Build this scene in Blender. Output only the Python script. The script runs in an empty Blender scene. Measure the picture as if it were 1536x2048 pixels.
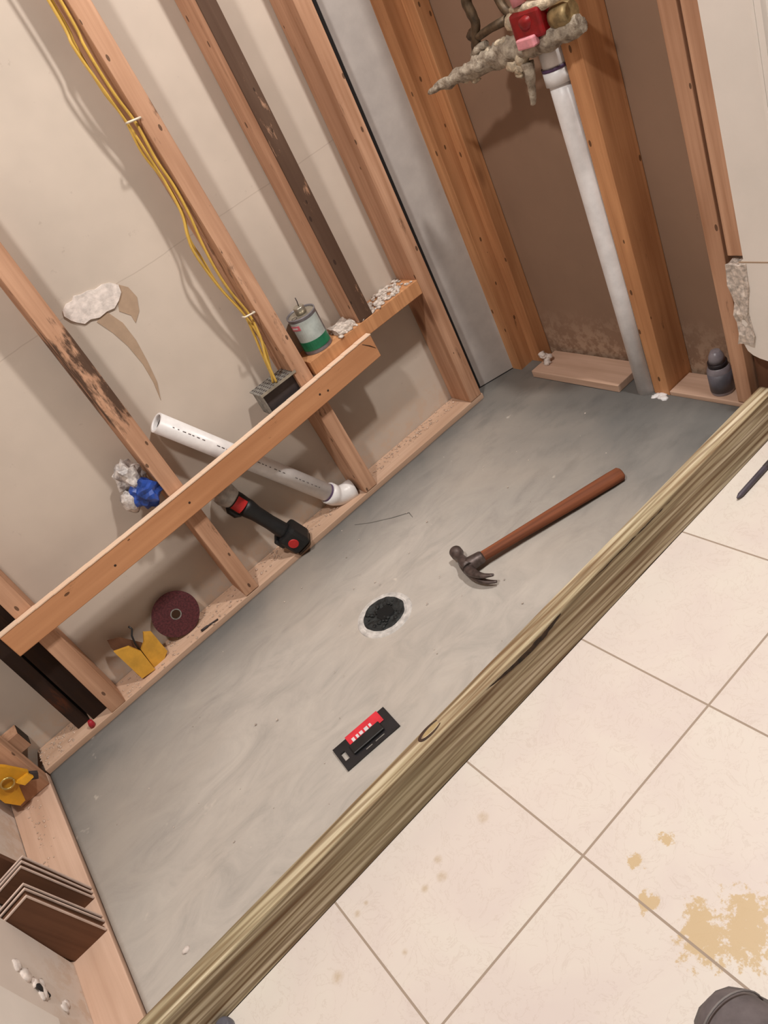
import bpy, bmesh, math, random
from mathutils import Vector, Matrix, noise
import numpy as np

S = bpy.context.scene
COL = S.collection
R = random.Random(7)

# ------------------------------------------------------------------ camera
cam_d = bpy.data.cameras.new('camera')
cam = bpy.data.objects.new('camera', cam_d); COL.objects.link(cam)
cam.location = (0.40343, -1.60810, 1.07780)
cam.rotation_mode = 'XYZ'
cam.rotation_euler = (0.927063, 0.429209, -0.664170)
cam_d.sensor_fit = 'VERTICAL'; cam_d.sensor_height = 24.0
cam_d.lens = 1526.045 / 2048 * 24.0
cam_d.clip_start = 0.02; cam_d.clip_end = 60
S.camera = cam

# ------------------------------------------------------------------ world, lights, exposure
w = bpy.data.worlds.new('room_dark'); S.world = w; w.use_nodes = True
w.node_tree.nodes['Background'].inputs[0].default_value = (1, .93, .85, 1)
w.node_tree.nodes['Background'].inputs[1].default_value = 0.02
S.view_settings.view_transform = 'Standard'
S.view_settings.look = 'None'
S.view_settings.gamma = 1
S.view_settings.use_curve_mapping = False
S.view_settings.exposure = 0.0

def area(name, loc, aim, size, watts, col, shape='DISK', size_y=None):
    d = bpy.data.lights.new(name, 'AREA'); d.shape = shape; d.size = size
    if size_y: d.size_y = size_y
    d.energy = watts; d.color = col
    o = bpy.data.objects.new(name, d); COL.objects.link(o)
    o.location = loc
    o.rotation_euler = (Vector(aim) - Vector(loc)).to_track_quat('-Z', 'Y').to_euler()
    return o
area('vanity_light', (1.565, -1.05, 2.15), (0.9, -0.5, 0), 0.11, 27, (1, .955, .905))
area('ceiling_light', (0.20, -1.05, 2.40), (0.8, -0.7, 0), 0.14, 25, (1, .96, .92))

# ------------------------------------------------------------------ constants of the place
L = 1.5814          # far stud faces
W = 0.749           # inner face of the curb
CW = 0.033; CH = 0.0966
YO = -W - CW        # outer face of the curb
DW = 0.089          # stud depth
P = 0.306           # tile pitch

def lin(c):
    return tuple(((v/255)/12.92 if v/255 <= .04045 else ((v/255+.055)/1.055)**2.4) for v in c) + (1,)

# ------------------------------------------------------------------ materials
class NT:
    def __init__(s, name):
        s.m = bpy.data.materials.new(name); s.m.use_nodes = True
        s.t = s.m.node_tree; s.b = s.t.nodes['Principled BSDF']
        s.x = 0
    def n(s, typ, **kw):
        nd = s.t.nodes.new(typ); s.x += 1; nd.location = (-200*s.x, 0)
        for k, v in kw.items():
            if k in nd.inputs: nd.inputs[k].default_value = v
            else: setattr(nd, k, v)
        return nd
    def l(s, a, b): s.t.links.new(a, b)
    def coords(s, scale=(1,1,1), rnd=True):
        tc = s.n('ShaderNodeTexCoord'); mp = s.n('ShaderNodeMapping')
        s.l(tc.outputs['Object'], mp.inputs['Vector'])
        mp.inputs['Scale'].default_value = scale
        if rnd:
            oi = s.n('ShaderNodeObjectInfo'); mu = s.n('ShaderNodeVectorMath', operation='SCALE')
            mu.inputs[0].default_value = (37.1, 19.7, 53.3)
            s.l(oi.outputs['Random'], mu.inputs['Scale'])
            s.l(mu.outputs[0], mp.inputs['Location'])
        return mp.outputs[0]
    def noise(s, vec, scale, detail=4, rough=.55, dist=0):
        n = s.n('ShaderNodeTexNoise'); n.inputs['Scale'].default_value = scale
        n.inputs['Detail'].default_value = detail; n.inputs['Roughness'].default_value = rough
        n.inputs['Distortion'].default_value = dist
        s.l(vec, n.inputs['Vector']); return n.outputs['Fac']
    def ramp(s, fac, stops, interp='LINEAR'):
        r = s.n('ShaderNodeValToRGB'); r.color_ramp.interpolation = interp
        e = r.color_ramp.elements
        while len(e) < len(stops): e.new(.5)
        for i, (p, c) in enumerate(stops):
            e[i].position = p
            e[i].color = c if len(c) == 4 else lin(c)
        s.l(fac, r.inputs['Fac']); return r.outputs['Color']
    def bw(s, fac, a, b):
        return s.ramp(fac, [(a, (0,0,0,1)), (b, (1,1,1,1))])
    def mix(s, fac, a, b, mode='MIX'):
        m = s.n('ShaderNodeMix', data_type='RGBA', blend_type=mode)
        if isinstance(fac, (int, float)): m.inputs[0].default_value = fac
        else: s.l(fac, m.inputs[0])
        for i, v in ((6, a), (7, b)):
            if isinstance(v, tuple): m.inputs[i].default_value = v if len(v) == 4 else lin(v)
            else: s.l(v, m.inputs[i])
        return m.outputs[2]
    def math(s, op, a, b=None, c=None):
        m = s.n('ShaderNodeMath', operation=op)
        for i, v in enumerate((a, b, c)):
            if v is None: continue
            if isinstance(v, (int, float)): m.inputs[i].default_value = v
            else: s.l(v, m.inputs[i])
        return m.outputs[0]
    def bump(s, h, dist=.001, strength=.6):
        b = s.n('ShaderNodeBump'); b.inputs['Distance'].default_value = dist
        b.inputs['Strength'].default_value = strength
        s.l(h, b.inputs['Height']); s.l(b.outputs[0], s.b.inputs['Normal'])
    def out(s, col=None, rough=.7, metal=0, spec=None):
        if col is not None:
            if isinstance(col, tuple): s.b.inputs['Base Color'].default_value = col if len(col) == 4 else lin(col)
            else: s.l(col, s.b.inputs['Base Color'])
        if isinstance(rough, (int, float)): s.b.inputs['Roughness'].default_value = rough
        else: s.l(rough, s.b.inputs['Roughness'])
        s.b.inputs['Metallic'].default_value = metal
        if spec is not None: s.b.inputs['Specular IOR Level'].default_value = spec
        return s.m

def wood(name, light, dark, axis='z', mold=0.0, grain=.5, patch=None, specks=True, front=False):
    """patch: list of (centre along the axis in object space, half length, strength) for mould stains"""
    t = NT(name)
    a = 'xyz'.index(axis)
    sc = [55, 55, 55]; sc[a] = 1.6
    v = t.coords(tuple(sc)); v2 = t.coords(tuple(3 if i == a else 14 for i in range(3)))
    g = t.noise(v, 1.0, 5, .6, .6)
    big = t.noise(v2, 1.0, 3, .5)
    c = t.mix(t.bw(g, .3, .72), light, tuple(int(light[i]*(1-grain)+dark[i]*grain) for i in range(3)))
    c = t.mix(t.math('MULTIPLY', t.bw(big, .42, .75), .55), c, dark)
    if specks:
        vo = t.n('ShaderNodeTexVoronoi'); vo.inputs['Scale'].default_value = 1
        t.l(t.coords(tuple(14 if i == a else 30 for i in range(3))), vo.inputs['Vector'])
        c = t.mix(t.math('MULTIPLY', t.math('LESS_THAN', vo.outputs['Distance'], .095), .75), c, (52, 32, 20))
        # knots
        vk = t.n('ShaderNodeTexVoronoi'); vk.inputs['Scale'].default_value = 1
        t.l(t.coords(tuple(3.2 if i == a else 9 for i in range(3))), vk.inputs['Vector'])
        kn = t.ramp(vk.outputs['Distance'], [(0, (1,1,1,1)), (.10, (.75,.75,.75,1)), (.17, (0,0,0,1))])
        c = t.mix(t.math('MULTIPLY', kn, .75), c, (95, 50, 28))
        dn = t.noise(t.coords(tuple(7 if i == a else 45 for i in range(3))), 1, 6, .75)
        c = t.mix(t.math('MULTIPLY', t.bw(dn, .63, .70), .55), c, (70, 46, 34))
    if mold or patch:
        mn = t.noise(t.coords(tuple(11 if i == a else 38 for i in range(3))), 1, 6, .7)
        tc = t.n('ShaderNodeTexCoord'); sp = t.n('ShaderNodeSeparateXYZ'); t.l(tc.outputs['Object'], sp.inputs[0])
        mask = mold
        for (pz, hw, st) in (patch or []):
            d = t.math('DIVIDE', t.math('SUBTRACT', sp.outputs[a], pz), hw)
            gss = t.math('MULTIPLY', t.math('SUBTRACT', 1.0, t.math('MINIMUM', t.math('MULTIPLY', d, d), 1.0)), st)
            mask = t.math('MAXIMUM', mask, gss)
        thr = t.math('SUBTRACT', .78, t.math('MULTIPLY', mask, .42))
        f = t.math('MULTIPLY', t.math('SMOOTH_MAX', 0, t.math('MINIMUM', t.math('MULTIPLY', t.math('SUBTRACT', mn, thr), 9), 1), .05), .85)
        if front:   # the stain sits on the front face only
            f = t.math('MULTIPLY', f, t.math('LESS_THAN', sp.outputs[1], -.0405))
        c = t.mix(f, c, (48, 34, 28))
    t.bump(g, .0006, .5)
    return t.out(c, .72, spec=.25)

STUD_L = (212, 168, 138); STUD_D = (136, 92, 64)
M = {}
M['stud'] = wood('stud_wood', STUD_L, STUD_D)
M['stud_orange'] = wood('stud_wood_orange', (214, 158, 112), (140, 88, 54))
M['stud_pink'] = wood('stud_wood_mould_patches', STUD_L, STUD_D, patch=[(.64, .20, .95), (.30, .12, .5)])
M['stud_fleck'] = wood('stud_wood_flecked', STUD_L, STUD_D, patch=[(.60, .75, .55)])
M['stud_mould'] = wood('stud_wood_mouldy', STUD_L, STUD_D, mold=1.25, front=True)
M['stud_black'] = wood('stud_wood_black', (62, 42, 30), (18, 12, 10), mold=.8)
M['plate_x'] = wood('plate_wood_x', (214, 182, 158), (170, 134, 108), 'x', specks=False)
M['plate_y'] = wood('plate_wood_y', (220, 188, 166), (176, 140, 116), 'y', specks=False)
M['board'] = wood('board_wood', (206, 150, 108), (168, 112, 74), 'x', grain=.35)
M['board_lit'] = wood('board_lit_edge', (240, 214, 190), (214, 176, 146), 'x', grain=.3, specks=False)
M['hammer_wood'] = wood('hammer_handle_wood', (158, 94, 62), (84, 48, 34), 'z', grain=.8, specks=False)
M['brown_board'] = wood('brown_offcut', (120, 84, 62), (78, 50, 36), 'z', grain=.5, specks=False)

def plain(name, col, rough=.5, metal=0, var=.12, scale=30, bump=0, spec=None, col2=None):
    t = NT(name); v = t.coords((1,1,1)); n = t.noise(v, scale, 5, .6)
    c2 = col2 or tuple(int(x*(1-var)) for x in col)
    c = t.mix(t.bw(n, .35, .65), col, c2)
    if bump: t.bump(n, bump, .8)
    return t.out(c, rough, metal, spec)

# pressure-treated curb lumber
def curb_mat():
    t = NT('treated_lumber')
    tc = t.n('ShaderNodeTexCoord'); mp = t.n('ShaderNodeMapping'); t.l(tc.outputs['Object'], mp.inputs[0])
    mp.inputs['Scale'].default_value = (1.5, 60, 60)
    nw = t.noise(mp.outputs[0], 1.0, 4, .55, .5)
    mp2 = t.n('ShaderNodeMapping'); t.l(tc.outputs['Object'], mp2.inputs[0]); mp2.inputs['Scale'].default_value = (.9, 14, 14)
    wv = t.n('ShaderNodeTexWave', bands_direction='DIAGONAL'); wv.inputs['Scale'].default_value = 3.2
    wv.inputs['Distortion'].default_value = 5; wv.inputs['Detail'].default_value = 2; wv.inputs['Detail Scale'].default_value = .8
    t.l(mp2.outputs[0], wv.inputs['Vector'])
    c = t.ramp(nw, [(.34, (224, 211, 184)), (.49, (184, 167, 136)), (.64, (112, 89, 64))])
    c = t.mix(t.math('MULTIPLY', t.bw(wv.outputs['Fac'], .55, .95), .62), c, (116, 84, 54))
    gn = t.noise(t.coords((2, 6, 6), False), 1, 2)
    c = t.mix(t.math('MULTIPLY', t.bw(gn, .45, .65), .35), c, (172, 170, 136))
    t.bump(nw, .0008, .5)
    return t.out(c, .7, spec=.25)
M['curb'] = curb_mat()
M['bark'] = plain('dark_torn_wood', (64, 44, 26), .9, scale=90, var=.5, bump=.001)
M['knot'] = plain('knot_wood', (74, 46, 26), .7, scale=60, var=.4)
M['knot_in'] = plain('knot_heart', (176, 152, 108), .7, scale=60)

def drywall(name, base, dirt, seam_z=None):
    t = NT(name); tc = t.n('ShaderNodeTexCoord')
    v = tc.outputs['Object']
    n1 = t.noise(v, 3, 4, .6); n2 = t.noise(v, 42, 5, .7)
    c = t.mix(t.bw(n1, .38, .7), base, tuple(int(x*.93) for x in base))
    c = t.mix(t.math('MULTIPLY', t.bw(n2, .66, .74), .35), c, dirt)
    sp = t.n('ShaderNodeSeparateXYZ'); t.l(v, sp.inputs[0])
    # splashes and dust low down on the board
    low = t.math('SUBTRACT', 1.0, t.math('MINIMUM', t.math('MULTIPLY', sp.outputs[2], 5.5), 1.0))
    n3 = t.noise(v, 26, 6, .75)
    c = t.mix(t.math('MULTIPLY', t.math('MULTIPLY', low, t.bw(n3, .47, .56)), .75), c, (206, 180, 156))
    if seam_z:
        d = t.math('ABSOLUTE', t.math('SUBTRACT', sp.outputs[2], t.math('ADD', seam_z, t.math('MULTIPLY', n1, .02))))
        c = t.mix(t.math('MULTIPLY', t.math('LESS_THAN', d, .0011), .30), c, dirt)
    t.bump(n2, .0004, .3)
    return t.out(c, .62, spec=.3)
M['dry_back'] = drywall('drywall_back', (206, 192, 178), (150, 132, 118), .775)
M['dry_far_shade'] = drywall('drywall_far_shade', (150, 122, 102), (104, 80, 64))  # darker base colour paints the shade of the far bays
M['dry_near'] = drywall('drywall_near', (226, 214, 204), (160, 142, 126))
M['room'] = plain('room_wall_paint', (160, 152, 146), .6, var=.03, scale=6)
M['paint'] = plain('white_wall_paint', (238, 230, 222), .5, var=.03, scale=6)
M['ceil'] = plain('ceiling_paint', (170, 165, 160), .8, var=.03, scale=6)
M['gray_board'] = plain('backer_strip', (192, 184, 178), .6, var=.06, scale=18)
M['gap'] = plain('dark_gap', (32, 28, 28), .8)  # near-black fill painted for the shade inside joints, bores and the hole
M['gypsum'] = plain('torn_gypsum', (240, 228, 220), .9, var=.14, scale=70, bump=.002)
M['torn_paper'] = plain('torn_brown_paper', (178, 152, 128), .85, var=.05, scale=50)
M['plaster'] = plain('plaster_crumbs', (230, 216, 204), .9, var=.3, scale=120, bump=.002)
M['sawdust'] = plain('sawdust_crumbs', (222, 194, 172), .9, var=.22, scale=150)

def pan_mat():
    t = NT('mortar_bed'); tc = t.n('ShaderNodeTexCoord'); v = tc.outputs['Object']
    mp = t.n('ShaderNodeMapping'); t.l(v, mp.inputs[0]); mp.inputs['Scale'].default_value = (2.0, 4.2, 1); mp.inputs['Rotation'].default_value = (0, 0, .45)
    n1 = t.noise(v, 2.2, 4, .55, .4); n2 = t.noise(mp.outputs[0], 3.2, 7, .68, 1.1); n3 = t.noise(v, 120, 4, .6)
    sp = t.n('ShaderNodeSeparateXYZ'); t.l(v, sp.inputs[0])
    c = t.ramp(n2, [(.3, (166, 160, 153)), (.5, (182, 175, 167)), (.7, (192, 185, 176))])
    # dampness and shade painted along the long wall, near-left corner and far end
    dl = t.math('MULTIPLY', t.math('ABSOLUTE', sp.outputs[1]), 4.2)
    damp_shade_l = t.math('SUBTRACT', 1.0, t.math('MINIMUM', dl, 1.0))
    damp_shade_f = t.math('MINIMUM', t.math('MAXIMUM', t.math('MULTIPLY', t.math('SUBTRACT', sp.outputs[0], .95), 1.9), 0.0), 1.0)
    damp_shade_n = t.math('SUBTRACT', 1.0, t.math('MINIMUM', t.math('MULTIPLY', t.math('SUBTRACT', t.math('MULTIPLY', sp.outputs[0], 1.0), t.math('MULTIPLY', sp.outputs[1], 1.1)), 1.35), 1.0))
    damp = t.math('MAXIMUM', damp_shade_l, t.math('MAXIMUM', damp_shade_f, t.math('MULTIPLY', damp_shade_n, 1.1)))
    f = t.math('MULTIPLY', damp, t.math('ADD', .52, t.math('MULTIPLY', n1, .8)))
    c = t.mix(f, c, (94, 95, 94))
    c = t.mix(t.math('MULTIPLY', t.bw(n1, .5, .7), .4), c, (190, 178, 165))
    # white lime spots
    n4 = t.noise(v, 14, 3, .6)
    c = t.mix(t.math('MULTIPLY', t.bw(n4, .70, .76), .55), c, (222, 212, 198))
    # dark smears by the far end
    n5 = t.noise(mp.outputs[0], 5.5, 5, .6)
    c = t.mix(t.math('MULTIPLY', t.math('MULTIPLY', damp_shade_f, t.bw(n5, .52, .80)), .5), c, (84, 84, 83))
    hh = t.math('ADD', t.math('MULTIPLY', n2, 1.0), t.math('MULTIPLY', n3, .25))
    t.bump(hh, .0028, .35)
    return t.out(c, t.math('SUBTRACT', .78, t.math('MULTIPLY', f, .2)), spec=.3)
M['pan'] = pan_mat()

def tile_mat():
    t = NT('floor_tile'); tc = t.n('ShaderNodeTexCoord'); v = tc.outputs['Object']
    sp = t.n('ShaderNodeSeparateXYZ'); t.l(v, sp.inputs[0])
    def grid(o, off):
        q = t.math('DIVIDE', t.math('SUBTRACT', o, off), P)
        fr = t.math('FRACT', t.math('ADD', q, 100.0))
        d = t.math('MINIMUM', fr, t.math('SUBTRACT', 1.0, fr))
        return d, t.math('FLOOR', t.math('ADD', q, 100.0))
    dx, ix = grid(sp.outputs[0], .31524); dy, iy = grid(sp.outputs[1], -1.04041)
    d = t.math('MINIMUM', dx, dy)
    g = t.math('LESS_THAN', d, .0058)
    cell = t.n('ShaderNodeCombineXYZ'); t.l(ix, cell.inputs[0]); t.l(iy, cell.inputs[1])
    wn = t.n('ShaderNodeTexWhiteNoise'); t.l(cell.outputs[0], wn.inputs[0])
    off = t.n('ShaderNodeVectorMath', operation='ADD'); t.l(v, off.inputs[0])
    sc = t.n('ShaderNodeVectorMath', operation='SCALE'); t.l(wn.outputs['Color'], sc.inputs[0]); sc.inputs['Scale'].default_value = 7
    t.l(sc.outputs[0], off.inputs[1]); vv = off.outputs[0]
    n1 = t.noise(vv, 5, 4, .55, .8); n2 = t.noise(vv, 22, 5, .65, 1.4)
    c = t.ramp(n1, [(.3, (222, 209, 202)), (.5, (226, 215, 206)), (.72, (228, 220, 209))])
    vein = t.math('ABSOLUTE', t.math('SUBTRACT', n2, .5))
    c = t.mix(t.math('MULTIPLY', t.math('LESS_THAN', vein, .012), .22), c, (196, 178, 164))
    # ochre worn patch towards the viewer and little chips
    def blob(cx, cy, r):
        a = t.math('SUBTRACT', sp.outputs[0], cx); b = t.math('SUBTRACT', sp.outputs[1], cy)
        dd = t.math('SQRT', t.math('ADD', t.math('MULTIPLY', a, a), t.math('MULTIPLY', b, b)))
        return t.math('SUBTRACT', 1.0, t.math('MINIMUM', t.math('DIVIDE', dd, r), 1.0))
    m = blob(.672, -1.262, .062)
    for a in ((.635, -1.228, .055), (.655, -1.207, .034), (.700, -1.245, .045), (.715, -1.30, .07), (.627, -1.147, .024), (.661, -1.103, .019), (.712, -1.115, .018)):
        m = t.math('MAXIMUM', m, blob(*a))
    n6 = t.noise(v, 75, 5, .7)
    st = t.math('MINIMUM', t.math('MAXIMUM', t.math('MULTIPLY', t.math('SUBTRACT', t.math('ADD', t.math('MULTIPLY', m, .42), n6), .66), 12), 0.0), 1.0)
    st = t.math('MULTIPLY', st, t.math('GREATER_THAN', m, .02))
    c = t.mix(t.math('MULTIPLY', st, .85), c, (206, 178, 132))
    m2 = blob(.46, -.893, .011)
    for a in ((.568, -.877, .012), (.474, -.868, .009), (.255, -.876, .012), (.331, -.827, .007), (.351, -.825, .005), (.43, -.885, .008), (.35, -.93, .006)):
        m2 = t.math('MAXIMUM', m2, blob(*a))
    c = t.mix(t.math('MULTIPLY', t.math('MINIMUM', t.math('MULTIPLY', t.math('MULTIPLY', m2, t.math('SUBTRACT', n6, .22)), 4), 1.0), .6), c, (192, 168, 134))
    c = t.mix(g, c, (168, 150, 134))
    h = t.math('SUBTRACT', 1.0, g)
    t.bump(h, .0015, .6)
    return t.out(c, t.math('ADD', .38, t.math('MULTIPLY', g, .4)), spec=.35)
M['tile'] = tile_mat()

M['pvc'] = plain('pvc_white', (236, 232, 230), .35, var=.05, scale=40)
M['pvc_grey'] = plain('pvc_dusty', (240, 239, 240), .4, var=.06, scale=30)
M['flange'] = plain('drain_flange', (216, 211, 206), .6, var=.2, scale=60, bump=.001)
M['primer'] = plain('purple_primer', (92, 66, 104), .5)
M['print'] = plain('pipe_print', (120, 112, 112), .5)
M['black'] = plain('black_plastic', (28, 29, 31), .45, var=.3)
M['black_card'] = plain('black_card', (34, 34, 38), .35, var=.25)
M['red'] = plain('red_plastic', (206, 44, 44), .4)
M['red_card'] = plain('red_print', (226, 52, 66), .4)
M['white_print'] = plain('white_print', (235, 225, 228), .5)
M['silver'] = plain('cast_metal', (188, 184, 178), .5, .15, scale=60, var=.2)
M['steel'] = plain('dark_steel', (108, 94, 90), .45, .55, scale=60, var=.35)
M['steel_bright'] = plain('polished_steel', (200, 200, 205), .25, .9)
M['disc'] = plain('abrasive_maroon', (96, 44, 48), .9, var=.35, scale=220, bump=.001)
M['yellow'] = plain('yellow_plastic', (222, 160, 38), .5, var=.14, scale=20)
M['yellow_card'] = plain('yellow_card', (220, 164, 60), .6, var=.12, scale=30)
M['cable'] = plain('yellow_cable_jacket', (216, 176, 82), .42, var=.1, scale=30)
M['staple'] = plain('cable_staple', (238, 226, 205), .5)
M['brass'] = plain('brass_ring', (214, 190, 120), .3, .8)
M['crust'] = plain('corroded_pipe', (182, 170, 152), .75, .0, var=.45, scale=70, bump=.006, col2=(112, 98, 84))
M['crust_light'] = plain('solder_crust', (222, 204, 176), .7, .0, var=.3, scale=90, bump=.006)
M['copper_old'] = plain('tarnished_copper', (104, 86, 66), .5, .5, var=.4, scale=50)
M['valve_red'] = plain('valve_red', (140, 12, 18), .4, var=.2, scale=60)
M['valve_pink'] = plain('valve_label_pink', (226, 150, 158), .5, var=.12, scale=60)
M['brass_old'] = plain('dull_brass', (176, 152, 108), .5, .5, var=.3, scale=60)
M['galv'] = plain('galvanised', (168, 166, 160), .5, .5, var=.3, scale=90)
M['galv_dark'] = plain('box_inside', (72, 64, 64), .6, .3)
M['can_white'] = plain('can_label', (196, 206, 202), .4, .1, var=.12, scale=40)
M['can_grey'] = plain('can_label_grey', (140, 136, 140), .4, .3, var=.2, scale=40)
M['can_green'] = plain('can_green', (28, 128, 88), .4, var=.2, scale=30)
M['can_pink'] = plain('can_pink', (224, 120, 134), .4)
M['can_metal'] = plain('can_rim', (196, 188, 172), .35, .7, var=.2)
M['blue'] = plain('blue_wrapper', (44, 84, 176), .35, var=.35, scale=40)
M['bag'] = plain('white_wrapper', (222, 214, 208), .4, var=.25, scale=60, col2=(128, 120, 118))
M['bottle'] = plain('bottle_plastic', (150, 144, 152), .35, var=.15)
M['bottle_label'] = plain('bottle_label', (112, 110, 120), .5, var=.2)
M['bottle_dark'] = plain('bottle_band', (46, 38, 44), .5)
M['edge_white'] = plain('pale_fired_edge', (222, 198, 184), .7, var=.1)
M['shoe'] = plain('shoe_fabric', (112, 103, 104), .8, var=.14, scale=40, bump=.0008)
M['shoe_sole'] = plain('shoe_sole', (92, 82, 78), .7)
M['shoe_seam'] = plain('shoe_seam', (140, 134, 132), .7)
M['drain_dark'] = plain('drain_dark', (48, 52, 52), .7, var=.6, scale=80, bump=.003, col2=(12, 13, 14))
M['hole'] = plain('drain_throat', (8, 8, 9), .9)
M['pen'] = plain('pen_grey', (84, 76, 86), .5, var=.2)
M['lamp'] = plain('lamp_housing', (235, 235, 230), .5)
M['wirenut'] = plain('red_nut', (176, 40, 52), .4)

# ------------------------------------------------------------------ mesh helpers
class MB:
    def __init__(s): s.bm = bmesh.new()
    def box(s, x0, x1, y0, y1, z0, z1, bev=0, mat=None):
        r = bmesh.ops.create_cube(s.bm, size=1)
        vs = r['verts']
        for v in vs:
            v.co = Vector(((x0+x1)/2 + v.co.x*(x1-x0), (y0+y1)/2 + v.co.y*(y1-y0), (z0+z1)/2 + v.co.z*(z1-z0)))
        if mat is not None: bmesh.ops.transform(s.bm, matrix=mat, verts=vs)
        if bev:
            es = list({e for v in vs for e in v.link_edges})
            bmesh.ops.bevel(s.bm, geom=es, offset=bev, segments=2, affect='EDGES', profile=.5)
        return s
    def prism(s, pts, dirv):
        """extrude the polygon pts by dirv"""
        d = Vector(dirv); n = len(pts)
        a = [s.bm.verts.new(Vector(p)) for p in pts]; b = [s.bm.verts.new(Vector(p)+d) for p in pts]
        s.bm.faces.new(a); s.bm.faces.new(b[::-1])
        for i in range(n): s.bm.faces.new((a[i], b[i], b[(i+1) % n], a[(i+1) % n]))
        bmesh.ops.recalc_face_normals(s.bm, faces=s.bm.faces)
        return s
    def tube(s, path, rad, seg=14, squash=1, up=None, jit=0):
        path = [Vector(p) for p in path]; n = len(path)
        rad = rad if isinstance(rad, (list, tuple)) else [rad]*n
        rings = []; prev = None
        for i, p in enumerate(path):
            t = (path[min(i+1, n-1)] - path[max(i-1, 0)]).normalized()
            u = Vector(up) if up else (prev if prev else (Vector((0,0,1)) if abs(t.z) < .9 else Vector((1,0,0))))
            u = (u - t*u.dot(t)).normalized(); prev = u; v = t.cross(u)
            ring = []
            for k in range(seg):
                a = 2*math.pi*k/seg
                rr = rad[i]
                if jit: rr *= 1 + jit*noise.noise(Vector((p.x*60+math.cos(a)*1.5, p.y*60+math.sin(a)*1.5, p.z*60)))
                ring.append(s.bm.verts.new(p + u*math.cos(a)*rr*squash + v*math.sin(a)*rr))
            rings.append(ring)
        for i in range(n-1):
            for k in range(seg):
                f = s.bm.faces.new((rings[i][k], rings[i][(k+1) % seg], rings[i+1][(k+1) % seg], rings[i+1][k])); f.smooth = True
        s.bm.faces.new(rings[0][::-1]); s.bm.faces.new(rings[-1])
        return s
    def lathe(s, prof, origin=(0,0,0), axis=(0,0,1), seg=32):
        """prof: list of (r, h) along axis"""
        ax = Vector(axis).normalized(); o = Vector(origin)
        u = Vector((1,0,0)) if abs(ax.x) < .9 else Vector((0,1,0)); u = (u-ax*u.dot(ax)).normalized(); v = ax.cross(u)
        rings = []
        for r, h in prof:
            if r < 1e-6: rings.append([s.bm.verts.new(o+ax*h)])
            else: rings.append([s.bm.verts.new(o+ax*h+(u*math.cos(2*math.pi*k/seg)+v*math.sin(2*math.pi*k/seg))*r) for k in range(seg)])
        for i in range(len(rings)-1):
            a, b = rings[i], rings[i+1]
            for k in range(seg):
                k2 = (k+1) % seg
                if len(a) == 1 and len(b) == 1: continue
                if len(a) == 1: f = s.bm.faces.new((a[0], b[k2], b[k]))
                elif len(b) == 1: f = s.bm.faces.new((a[k], a[k2], b[0]))
                else: f = s.bm.faces.new((a[k], a[k2], b[k2], b[k]))
                f.smooth = abs(prof[i][0]-prof[i+1][0]) < 1.2*abs(prof[i][1]-prof[i+1][1])
        return s
    def blob(s, c, r, scale=(1,1,1), sub=2, amp=.3, freq=40):
        q = bmesh.ops.create_icosphere(s.bm, subdivisions=sub, radius=1)
        for v in q['verts']:
            d = v.co.copy(); k = r*(1+amp*noise.noise(Vector(c)*91+d*1.7*freq/40))
            v.co = Vector(c)+Vector((d.x*scale[0]*k, d.y*scale[1]*k, d.z*scale[2]*k))
            
        for f in {f for v in q['verts'] for f in v.link_faces}: f.smooth = True
        return s
    def build(s, name, mat, parent=None, loc=None, rot=None, recenter=True):
        me = bpy.data.meshes.new(name)
        bmesh.ops.recalc_face_normals(s.bm, faces=s.bm.faces)
        if recenter and loc is None and parent is None:
            zs = [v.co for v in s.bm.verts]
            c = Vector((sum(v.x for v in zs), sum(v.y for v in zs), sum(v.z for v in zs)))/len(zs)
            bmesh.ops.translate(s.bm, verts=s.bm.verts, vec=-c); loc = c
        s.bm.to_mesh(me); s.bm.free()
        me.materials.append(M[mat])
        o = bpy.data.objects.new(name, me); COL.objects.link(o)
        if loc is not None: o.location = loc
        if rot is not None: o.rotation_euler = rot
        if parent is not None: o.parent = parent
        return o

def tag(o, label, cat, group=None, kind=None):
    o['label'] = label; o['category'] = cat
    if group: o['group'] = group
    if kind: o['kind'] = kind
    return o
def thing(name, label, cat, loc=(0,0,0), rot=(0,0,0), group=None):
    o = bpy.data.objects.new(name, None); COL.objects.link(o); o.empty_display_size = .03
    o.location = loc; o.rotation_euler = rot
    return tag(o, label, cat, group)
def structure(o, label=None, cat=None):
    o['kind'] = 'structure'
    if label: o['label'] = label
    if cat: o['category'] = cat
    return o

def roughen(bm, amp, freq):
    for v in bm.verts:
        n = noise.noise_vector(v.co*freq)
        v.co += n*amp

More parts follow.
